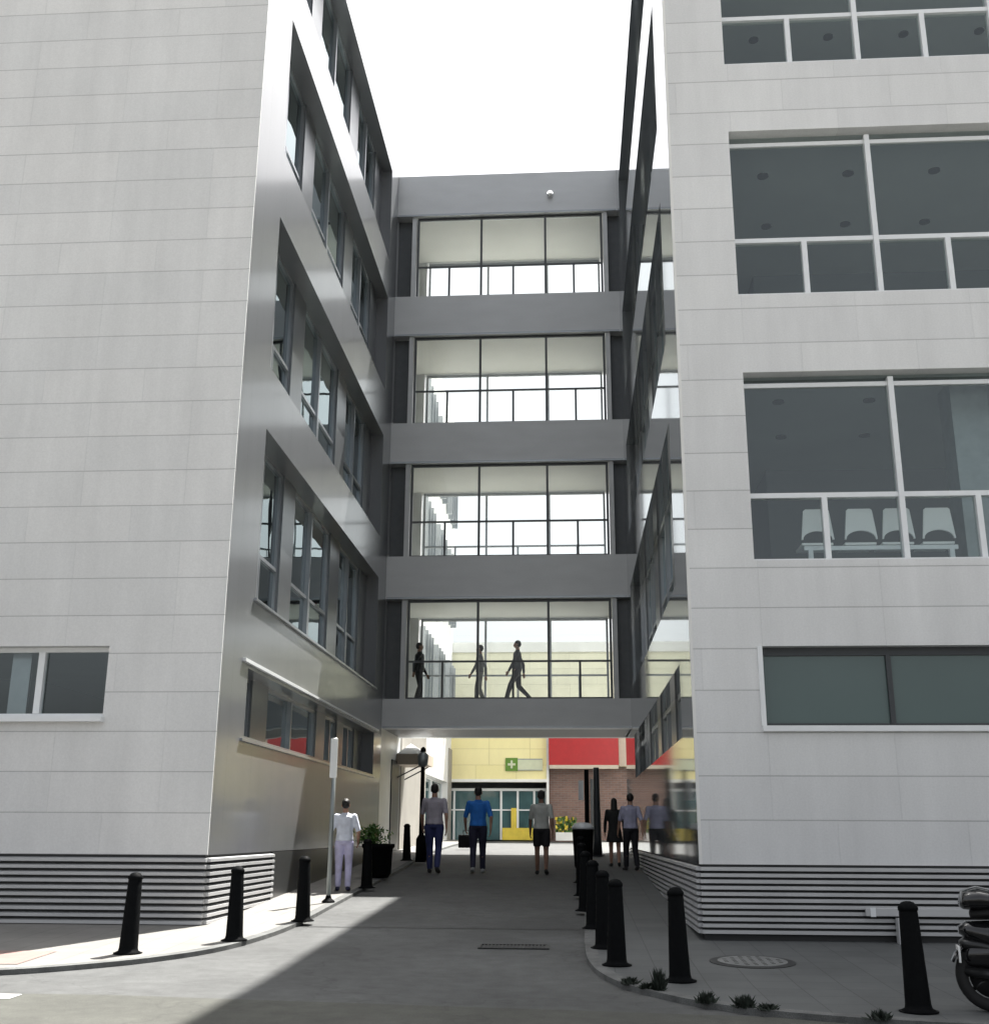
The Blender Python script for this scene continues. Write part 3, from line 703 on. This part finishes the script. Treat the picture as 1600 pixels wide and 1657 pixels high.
for _ in range(420):
    a = random.uniform(0,6.28); r = abs(random.gauss(0,.16)); x, y = r*math.cos(a)-.12, r*math.sin(a); z = .62+random.uniform(-.05,.36)*(1-r)
    d = Vector((random.uniform(-1,1),random.uniform(-1,1),random.uniform(.1,1))).normalized()*.07; e = d.orthogonal().normalized()*.02
    p = Vector((x,y,z)); b.quad(tuple(p-d*.5), tuple(p+e), tuple(p+d), tuple(p-e))
b.build('foliage', M['leaf'], pt)
bg_ = empty('bag', (-3.0,33.2,gz(33.2))); tag(bg_, 'small black bag standing on the sunlit ground between two walking men', 'bag')
b = MB(); b.box(-.22,.22,-.09,.09,0,.36); b.build('body', M['bollard'], bg_, bevel=.03)
b = MB(); b.tube((-.08,0,.36),(-.08,0,.47),.012); b.tube((.08,0,.36),(.08,0,.47),.012); b.tube((-.09,0,.47),(.09,0,.47),.014); b.build('handle', M['bollard'], bg_)

# ------------------------------------------------------------------ ironwork in the ground
def slopez(y): return math.atan2(gz(y+.4)-gz(y-.4), .8)
gr = empty('drain_grate', (-.67,13.6,gz(13.6)+RD+.004)); gr.rotation_euler = (slopez(13.6),0,0); tag(gr, 'rectangular dark iron drain grate set across the shaded carriageway', 'drain grate')
b = MB(); b.box(-.40,.40,-.17,-.14,0,.012); b.box(-.40,.40,.14,.17,0,.012); b.box(-.40,-.37,-.14,.14,0,.012); b.box(.37,.40,-.14,.14,0,.012); b.build('frame', M['iron'], gr)
b = MB()
for k in range(18): x = -.355+k*.0415; b.box(x,x+.02,-.14,.14,.001,.009)
b.build('bars', M['iron'], gr)
b = MB(); b.box(-.37,.37,-.14,.14,.0002,.0008); b.build('pit', M['louvre_back'], gr)
mh = empty('manhole_cover', (1.81,12.36,gz(12.36)+.002)); mh.rotation_euler = (slopez(12.4),0,0); tag(mh, 'round worn steel manhole cover in the right pavement', 'manhole cover')
b = MB(); b.lathe([(.43,0),(.43,.004),(.36,.006)],36); b.build('ring', M['iron'], mh)
b = MB(); b.lathe([(.35,0),(.35,.011)],36)
b.build('lid', M['iron_light'], mh)
b = MB()
for i in range(-3,4):
    for j in range(-3,4):
        if i*i+j*j < 11: b.box(i*.09-.02,i*.09+.02,j*.09-.005,j*.09+.005,.011,.014)
b.build('tread', M['iron'], mh)
jb = empty('junction_box', (3.80,RY-.06,gz(RY)-.03)); tag(jb, 'pale grey metal junction box at the foot of the louvres by the right bollard', 'junction box')
b = MB(); b.box(-.12,.12,-.12,.0,.0,.30); b.build('cabinet', M['louvre'], jb, bevel=.008)
b = MB(); b.box(-.10,.10,-.128,-.12,.02,.28); b.build('door', M['alu'], jb)
cd = empty('cable_duct', (4.1,RY-.06,.5)); tag(cd, 'pale flat metal duct fixed across the louvres above the junction box', 'duct')
b = MB(); b.box(-.75,1.8,-.05,0,-.045,.045); b.build('cover', M['louvre'], cd, bevel=.006)
b = MB(); b.box(-.70,-.64,-.056,-.05,-.05,.05); b.box(1.6,1.66,-.056,-.05,-.05,.05); b.build('strap', M['alu'], cd)

WEED = [(.50,10.98,.07,'tiny dark weed in the kerb joint left of the nearest passage bollards'),(.66,10.72,.06,'low dark weed on the kerb, just left of the tall thin weed'),
 (.74,10.62,.20,'tallest thin weed growing from the kerb left of the lone bollard'),(1.08,10.02,.10,'dark weed tuft at the kerb just below the lone bollard'),
 (1.36,9.82,.11,'round dark weed tuft on the kerb right of the lone bollard'),(1.52,9.72,.05,'flat weed patch on the kerb right of the round tuft'),(2.3,9.36,.08,'weed tuft on the kerb left of the largest bollard')]
for x, y, h, lab in WEED:
    b = MB()
    for _ in range(int(160+h*500)):
        a = random.uniform(0,6.28); r = min(.07, abs(random.gauss(0,.04 if h < .15 else .022))); px, py = r*math.cos(a), r*math.sin(a)
        t = Vector((px+random.gauss(0,.03), py+random.gauss(0,.03), h*random.uniform(.1,1)*max(.25,1-r*4))); s = Vector((px,py,-.01)); m_ = (s+t)/2
        e = (t-s).orthogonal().normalized()*random.uniform(.006,.014)
        b.quad(tuple(s), tuple(m_+e), tuple(t), tuple(m_-e))
    o = b.build('weed', M['leaf_dark']); o.location = (x, y, gz(y)); tag(o, lab, 'weed', 'weeds along the right kerb')

# ------------------------------------------------------------------ scooter
sc = empty('motor_scooter', (3.23,9.75,gz(9.75)), math.radians(-12)); tag(sc, 'black motor scooter parked on the pavement at the right edge of the photo', 'scooter')
def wheel(x, r, wd):
    b = MB()
    prof = [(r*.66,-wd*.35),(r*.8,-wd*.5),(r*.93,-wd*.45),(r,-wd*.2),(r,wd*.2),(r*.93,wd*.45),(r*.8,wd*.5),(r*.66,wd*.35)]
    n = len(b.v); seg = 32
    for rr, t in prof:
        for k in range(seg):
            a = 2*math.pi*k/seg; b.v.append((x+rr*math.cos(a), t, r+rr*math.sin(a)))
    for i in range(len(prof)):
        for k in range(seg):
            k2 = (k+1) % seg; i2 = (i+1) % len(prof)
            b.f.append((n+i*seg+k, n+i*seg+k2, n+i2*seg+k2, n+i2*seg+k)); b.m.append(0)
    wh_ = b.build('wheel', M['rubber'], sc, True)
    c = MB()
    for k in range(5):
        a = 2*math.pi*k/5; c.tube((x,0,r),(x+r*.68*math.cos(a),0,r+r*.68*math.sin(a)),.022,.016,8)
    c.tube((x,-.06,r),(x,.06,r),.045,seg=14)
    c.tube((x,-.015,r),(x,.015,r),r*.62,seg=32)
    c.build('rim', M['paint_grey'], wh_, True)
wheel(0.05, .265, .12); wheel(1.30, .265, .13)
def shape(sections, name, m, seg=16):
    """loft of ellipses (x, zc, half-width y, half-height z)"""
    b = MB(); n = 0
    for (x, zc, hy, hz) in sections:
        for k in range(seg):
            a = 2*math.pi*k/seg; b.v.append((x, hy*math.cos(a), zc+hz*math.sin(a)))
    for i in range(len(sections)-1):
        for k in range(seg):
            k2 = (k+1) % seg; b.f.append((i*seg+k, i*seg+k2, (i+1)*seg+k2, (i+1)*seg+k)); b.m.append(0)
    b.f.append(tuple(range(seg))); b.m.append(0); b.f.append(tuple((len(sections)-1)*seg+k for k in range(seg))); b.m.append(0)
    return b.build(name, m, sc, True)
# rear of the machine faces the left of the picture: tail, top case, seat
b = MB()
for k in range(9):
    a0 = math.radians(35+k*14); a1 = math.radians(35+(k+1)*14)
    for rr in (.30,):
        b.quad((.05+rr*math.cos(a0),-.075,.265+rr*math.sin(a0)),(.05+rr*math.cos(a1),-.075,.265+rr*math.sin(a1)),(.05+rr*math.cos(a1),.075,.265+rr*math.sin(a1)),(.05+rr*math.cos(a0),.075,.265+rr*math.sin(a0)))
m_ = b.build('mudguard', M['paint_black'], sc, True); sm = m_.modifiers.new('s','SOLIDIFY'); sm.thickness = .012
shape([(-.16,.60,.05,.03),(-.10,.60,.12,.07),(.1,.56,.16,.12),(.35,.50,.17,.17),(.6,.42,.15,.14),(.72,.34,.12,.08)], 'body', M['paint_black'])
shape([(-.06,.72,.09,.03),(.05,.735,.13,.045),(.3,.72,.15,.05),(.6,.68,.13,.05),(.72,.66,.08,.03)], 'seat', M['rubber'])
shape([(-.13,.80,.14,.03),(-.11,.83,.17,.075),(0,.84,.19,.095),(.12,.83,.18,.08),(.16,.82,.13,.04)], 'top_case', M['paint_black'])
shape([(-.17,.40,.04,.03),(-.10,.42,.12,.10),(.1,.44,.15,.14),(.4,.42,.16,.15)], 'side_panel', M['paint_black'])
shape([(-.165,.50,.05,.02),(-.13,.50,.11,.045),(-.02,.49,.13,.055),(.25,.44,.16,.05)], 'tail_panel', M['paint_grey'])
b = MB(); b.box(.7,1.12,-.16,.16,.20,.27); b.build('footboard', M['paint_black'], sc, bevel=.02)
b = MB(); b.prism([(1.05,.24),(1.14,.26),(1.10,.62),(1.0,.88),(.95,.86),(1.02,.6)],-.19,.19); b.build('leg_shield', M['paint_black'], sc, bevel=.03)
b = MB(); b.tube((1.30,-.08,.265),(1.06,-.05,.85),.02); b.tube((1.30,.08,.265),(1.06,.05,.85),.02); b.build('fork', M['paint_grey'], sc, True)
b = MB(); b.tube((.93,-.32,.97),(.98,0,.93),.018); b.tube((.93,.32,.97),(.98,0,.93),.018); b.build('handlebar', M['rubber'], sc, True)
shape([(.88,.92,.04,.03),(.95,.93,.10,.06),(1.05,.90,.10,.07),(1.12,.86,.05,.04)], 'headlight_cowl', M['paint_black'])
for sy in (-1, 1):
    b = MB(); b.tube((.94,sy*.24,.97),(.90,sy*.30,1.14),.008); b.lathe([(.02,-.04),(.055,-.02),(.06,.0),(.055,.02),(.02,.045)],12,(.90,sy*.32,1.17),sx=.35); b.build('mirror', M['rubber'], sc, True)
b = MB(); b.tube((-.14,-.02,.30),(.45,-.20,.22),.045,.05,12); b.build('exhaust', M['paint_grey'], sc, True)
b = MB(); b.tube((.5,.05,.22),(.45,.2,0),.015); b.build('stand', M['rubber'], sc)
b = MB(); b.box(-.185,-.17,-.09,.09,.36,.48); b.build('number_plate', M['sign_white'], sc)

# ------------------------------------------------------------------ people
def solid_mat(name, c, rough=.8): return mat(name, c, rough=rough, var=.22, scale=7, bump=.8, bscale=14)
SK = {'light': solid_mat('skin_light', (.42,.24,.17), .55), 'dark': solid_mat('skin_tan', (.22,.12,.08), .55)}
HAIR = solid_mat('dark_hair', (.012,.010,.009), .6)
cloth = {}
def cm(c):
    if c not in cloth: cloth[c] = solid_mat('cloth', c)
    return cloth[c]
ICO = None
def ico():
    global ICO
    if ICO is None:
        bm = bmesh.new(); bmesh.ops.create_icosphere(bm, subdivisions=2, radius=1.0); ICO = [v.co.copy() for v in bm.verts]; bm.free()
    return ICO
def blob(prims, voxel):
    """prims: (p0, (rx,ry,rz), p1, (rx,ry,rz)) hulls -> one voxel-fused surface"""
    bmA = bmesh.new()
    for p0, r0, p1, r1 in prims:
        if not isinstance(r0, tuple): r0 = (r0,)*3
        if not isinstance(r1, tuple): r1 = (r1,)*3
        bm = bmesh.new()
        for p, r in ((p0, r0), (p1, r1)):
            for v in ico(): bm.verts.new((p[0]+v.x*r[0], p[1]+v.y*r[1], p[2]+v.z*r[2]))
        res = bmesh.ops.convex_hull(bm, input=bm.verts)
        bmesh.ops.delete(bm, geom=list({e for e in res['geom_interior'] if isinstance(e, bmesh.types.BMVert)}), context='VERTS')
        me = bpy.data.meshes.new('t'); bm.to_mesh(me); bm.free(); bmA.from_mesh(me); bpy.data.meshes.remove(me)
    me = bpy.data.meshes.new('t'); bmA.to_mesh(me); bmA.free()
    o = bpy.data.objects.new('t', me); COL.objects.link(o)
    m = o.modifiers.new('r', 'REMESH'); m.mode = 'VOXEL'; m.voxel_size = voxel; m.use_smooth_shade = True
    s = o.modifiers.new('s', 'SMOOTH'); s.factor = .5; s.iterations = 2
    dg = bpy.context.evaluated_depsgraph_get(); dg.update()
    r = bpy.data.meshes.new_from_object(o.evaluated_get(dg))
    bpy.data.objects.remove(o); bpy.data.meshes.remove(me)
    for p in r.polygons: p.use_smooth = True
    return r
def person(loc, H, rz, label, skin='light', top=(.5,.5,.5), bottom=(.05,.05,.06), stride=.22, kind='trousers', sleeve=.55, arms=(.12,-.12), hair='short', shoe=(.02,.02,.02), build=1.0, bend=(.25,.25), akimbo=0.0, fine=True):
    """local frame: figure faces +Y, feet at z=0, canonical height 1.72"""
    e = empty('person', loc, rz); s = H/1.72; e.scale = (s, s, s)
    tag(e, label, 'person', 'people walking in and over the passage')
    V = Vector; B = build
    hip = {}; knee = {}; ank = {}; toe = {}; sh = {}; el_ = {}; wr = {}; hd = {}
    for i, sd_ in ((0, -1), (1, 1)):
        fwd = stride*(1 if i == 0 else -1)
        hip[i] = V((sd_*.09*B, 0, .90))
        if fwd > 0:  # leading leg nearly straight
            knee[i] = V((sd_*.095, fwd*.55+.02, .485)); ank[i] = V((sd_*.095, fwd, .085)); toe[i] = V((sd_*.11, fwd+.16, .035))
        else:        # trailing leg, heel lifting
            knee[i] = V((sd_*.095, fwd*.25+.04, .485)); ank[i] = V((sd_*.095, fwd-.04, .085+abs(fwd)*.25)); toe[i] = V((sd_*.11, fwd+.11, .035))
        if abs(fwd) < .03: ank[i].z = .085
        sh[i] = V((sd_*.178*B, 0, 1.385)); a = arms[i]; k = akimbo
        el_[i] = sh[i] + V((sd_*(.055+.10*k), -.03+a, -.285)); f = bend[i]
        wr[i] = el_[i] + V((sd_*(.01-.06*k), a*.6+f*.22, -.25+f*.06)); 
        d = (wr[i]-el_[i]).normalized(); hd[i] = (wr[i]+d*.045, d)
    pr = []
    # head, face, neck
    pr += [((0,.0,1.615),(.072,.088,.098),(0,.012,1.565),(.058,.07,.06)), ((0,.075,1.54),(.03,.02,.02),(0,.03,1.55),(.04,.04,.03)),
           ((0,.092,1.605),(.008,.008,.008),(0,.103,1.575),(.014,.013,.010)), ((-.03,.083,1.628),(.018,.008,.006),(.03,.083,1.628),(.018,.008,.006)),
           ((0,.085,1.548),(.022,.010,.006),(0,.08,1.543),(.02,.010,.005)),
           ((0,-.005,1.53),(.052,.055,.05),(0,-.015,1.42),(.062,.06,.05))]
    for sd_ in (-1, 1): pr.append(((sd_*.076,-.005,1.60),(.010,.018,.028),(sd_*.074,.005,1.575),(.008,.012,.018)))
    # torso
    pr += [((0,0,1.36),(.165*B,.10*B,.07),(0,0,1.24),(.15*B,.105*B,.08)), ((0,0,1.24),(.15*B,.105*B,.08),(0,0,1.07),(.135*B,.10*B,.07)),
           ((0,0,1.07),(.135*B,.10*B,.07),(0,-.01,.94),(.155*B,.115*B,.08)), ((-.11,0,1.395),(.07,.058,.038),(.11,0,1.395),(.07,.058,.038))]
    for i, sd_ in ((0,-1),(1,1)):
        pr += [(tuple(sh[i]),.052*B,tuple(el_[i]),.037), (tuple(el_[i]),.038,tuple(wr[i]),.025)]
        pr += [(tuple(hip[i]),.085*B,tuple(knee[i]),.056), (tuple(knee[i]),.055,tuple(knee[i]*.6+ank[i]*.4+V((0,-.015,0))),.052), (tuple(knee[i]*.6+ank[i]*.4+V((0,-.015,0))),.052,tuple(ank[i]),.036),
               (tuple(ank[i]-V((0,.02,.03))),(.034,.04,.035),tuple(toe[i]),(.036,.04,.022))]
        # hand: palm, four unequal bent fingers, thumb from the side of the palm
        c, d = hd[i]; side = V((0,1,0)); side = (side-d*side.dot(d)).normalized(); nrm = V((-sd_,0,0))
        pr.append((tuple(wr[i]),.024,tuple(c+d*.035),(.014,.034,.03)))
        for k, ln in enumerate((.066,.075,.07,.054)):
            b0 = c+d*.045+side*(.027-.018*k); b1 = b0+d*ln*.55+nrm*.008; b2 = b1+d*ln*.35+nrm*.022
            pr += [(tuple(b0),.0088,tuple(b1),.008), (tuple(b1),.008,tuple(b2),.0072)]
        t0 = c+side*.026-d*.01; t1 = t0+side*.026+d*.03+nrm*.01; t2 = t1+d*.026+nrm*.008
        pr += [(tuple(t0),.011,tuple(t1),.0095), (tuple(t1),.0095,tuple(t2),.008)]
    vx = .0075 if fine else .011
    me = blob(pr, vx); me.materials.append(SK[skin]); body = bpy.data.objects.new('body', me); COL.objects.link(body); body.parent = e
    # hair
    hp = [((0,-.016,1.645),(.082,.092,.085),(0,-.035,1.60),(.08,.075,.075))]
    if hair == 'short': hp += [((0,-.06,1.57),(.06,.035,.03),(0,-.05,1.58),(.06,.04,.03))]
    if hair == 'long': hp += [((0,-.055,1.60),(.085,.055,.08),(0,-.075,1.43),(.09,.04,.07))]
    if hair == 'bun': hp += [((0,-.10,1.66),.042,(0,-.12,1.655),.04), ((0,-.06,1.57),(.055,.03,.03),(0,-.05,1.58),(.06,.04,.03))]
    m2 = blob(hp, .012); m2.materials.append(HAIR); ho = bpy.data.objects.new('hair', m2); COL.objects.link(ho); ho.parent = e
    # carve the face side of the hair by moving it off the face
    for v in m2.vertices:
        if v.co.y > .045 and v.co.z < 1.66: v.co.y = .045
    ey = MB()
    for sd_ in (-1,1): ey.lathe([(.002,-.008),(.009,-.004),(.010,0),(.009,.004),(.002,.008)],8,(sd_*.030,.083,1.612))
    ey.build('eyes', HAIR, body)
    # shirt
    hem = .90 if kind != 'dress' else .62
    g1 = .017
    tp = [((0,0,1.36),(.172*B+g1,.105*B+g1,.07),(0,0,1.24),(.155*B+g1,.112*B+g1,.08)), ((0,0,1.24),(.155*B+g1,.11*B+g1,.08),(0,0,1.06),(.145*B+g1,.11*B+g1,.07)),
          ((0,0,1.06),(.145*B+g1,.11*B+g1,.07),(0,-.005,hem+.04),(.165*B+g1,.125*B+g1,.03)), ((-.115,0,1.395),(.07,.066,.04),(.115,0,1.395),(.07,.066,.04)),
          ((0,-.01,1.43),(.085,.07,.03),(0,-.01,1.455),(.062,.062,.02))]
    if kind == 'dress': tp.append(((0,0,.90),(.18*B,.14*B,.05),(0,0,hem),(.23*B,.18*B,.02)))
    for i in (0,1):
        q = sh[i].lerp(el_[i], min(1, sleeve*1.6) if sleeve < .6 else 1)
        tp.append((tuple(sh[i]+V((-.004*(1 if i else -1),0,-.004))),.062*B,tuple(q),.052 if sleeve < .6 else .046))
        if sleeve >= .6: tp.append((tuple(el_[i]),.048,tuple(el_[i].lerp(wr[i],.95)),.036))
    m3 = blob(tp, .014); m3.materials.append(cm(top)); o = bpy.data.objects.new('dress' if kind == 'dress' else 'shirt', m3); COL.objects.link(o); o.parent = e
    # legs
    if kind != 'dress':
        bt = [((0,-.01,.97),(.148*B,.115*B,.04),(0,-.012,.90),(.165*B,.125*B,.07))]
        for i in (0,1):
            if kind == 'shorts':
                bt.append((tuple(hip[i]+V((0,-.01,-.02))),.10*B,tuple(hip[i].lerp(knee[i],.75)),(.088,.09,.03)))
            else:
                bt += [(tuple(hip[i]+V((0,-.01,-.02))),.10*B,tuple(knee[i]),.072),(tuple(knee[i]),.072,tuple(ank[i]+V((0,0,.01))),(.058,.062,.03))]
        m4 = blob(bt, .014); m4.materials.append(cm(bottom)); o = bpy.data.objects.new('shorts' if kind == 'shorts' else 'trousers', m4); COL.objects.link(o); o.parent = e
    for i in (0,1):
        sp_ = [(tuple(ank[i]+V((0,-.03,-.035))),(.042,.045,.045),tuple(toe[i]+V((0,-.03,.005))),(.046,.05,.036)), (tuple(toe[i]+V((0,-.03,.005))),(.046,.05,.036),tuple(toe[i]+V((0,.03,0))),(.038,.035,.03))]
        m5 = blob(sp_, .012); m5.materials.append(cm(shoe)); o = bpy.data.objects.new('shoe', m5); COL.objects.link(o); o.parent = e
    return e

person((-3.84,19.62,gz(19.62)), 1.50, .15, 'person in a white short-sleeved top and lilac trousers standing beside the grey signpost', top=(.72,.76,.86), bottom=(.52,.50,.70), stride=.03, hair='bun', arms=(0,0), bend=(.9,.9), akimbo=.35, shoe=(.03,.03,.07))
person((-2.86,24.2,gz(24.2)+RD), 1.80, 0, 'person walking away in a pale lilac shirt and blue jeans, left of the blue shirt', top=(.42,.39,.44), bottom=(.035,.045,.14), stride=.17, sleeve=.5, bend=(.5,.3), akimbo=.1, build=1.08)
person((-1.95,24.3,gz(24.3)+RD), 1.74, .05, 'person walking away in a bright blue shirt and dark trousers', top=(.02,.17,.58), bottom=(.02,.02,.045), stride=-.16, bend=(.6,.4), akimbo=.3, build=1.05, shoe=(.35,.36,.36))
person((-.62,24.0,gz(24.0)+RD), 1.67, 0, 'person walking away in a pale grey top and black shorts with bare legs', skin='dark', top=(.46,.47,.44), bottom=(.012,.012,.014), kind='shorts', stride=.13, sleeve=.5)
person((.93,25.6,gz(25.6)), 1.44, 0, 'person in a black dress walking on the shaded right pavement', top=(.012,.013,.013), kind='dress', stride=.10, sleeve=.7, hair='long')
person((1.23,24.6,gz(24.6)), 1.56, .2, 'person in a pale lilac top and black trousers beside the mirrored right wall', top=(.42,.42,.56), bottom=(.012,.012,.016), stride=.12, build=1.0)
# on the footbridge's lowest walkway
person((-4.02+.1,29.2,4.565), 1.60, math.radians(-80), 'person in black standing at the left end of the lowest footbridge walkway', skin='dark', top=(.012,.012,.013), bottom=(.012,.012,.013), stride=.05, sleeve=.9, build=1.12, fine=False)
person((-2.36,29.5,4.565), 1.58, math.radians(90), 'slim person in grey on the lowest footbridge walkway behind its left mullion', top=(.16,.17,.17), bottom=(.24,.24,.22), stride=.08, sleeve=.9, build=.85, fine=False)
person((-1.36,29.3,4.565), 1.66, math.radians(90), 'person in dark grey striding across the lowest footbridge walkway', top=(.10,.11,.12), bottom=(.07,.075,.08), stride=.30, sleeve=.9, build=.9, fine=False)
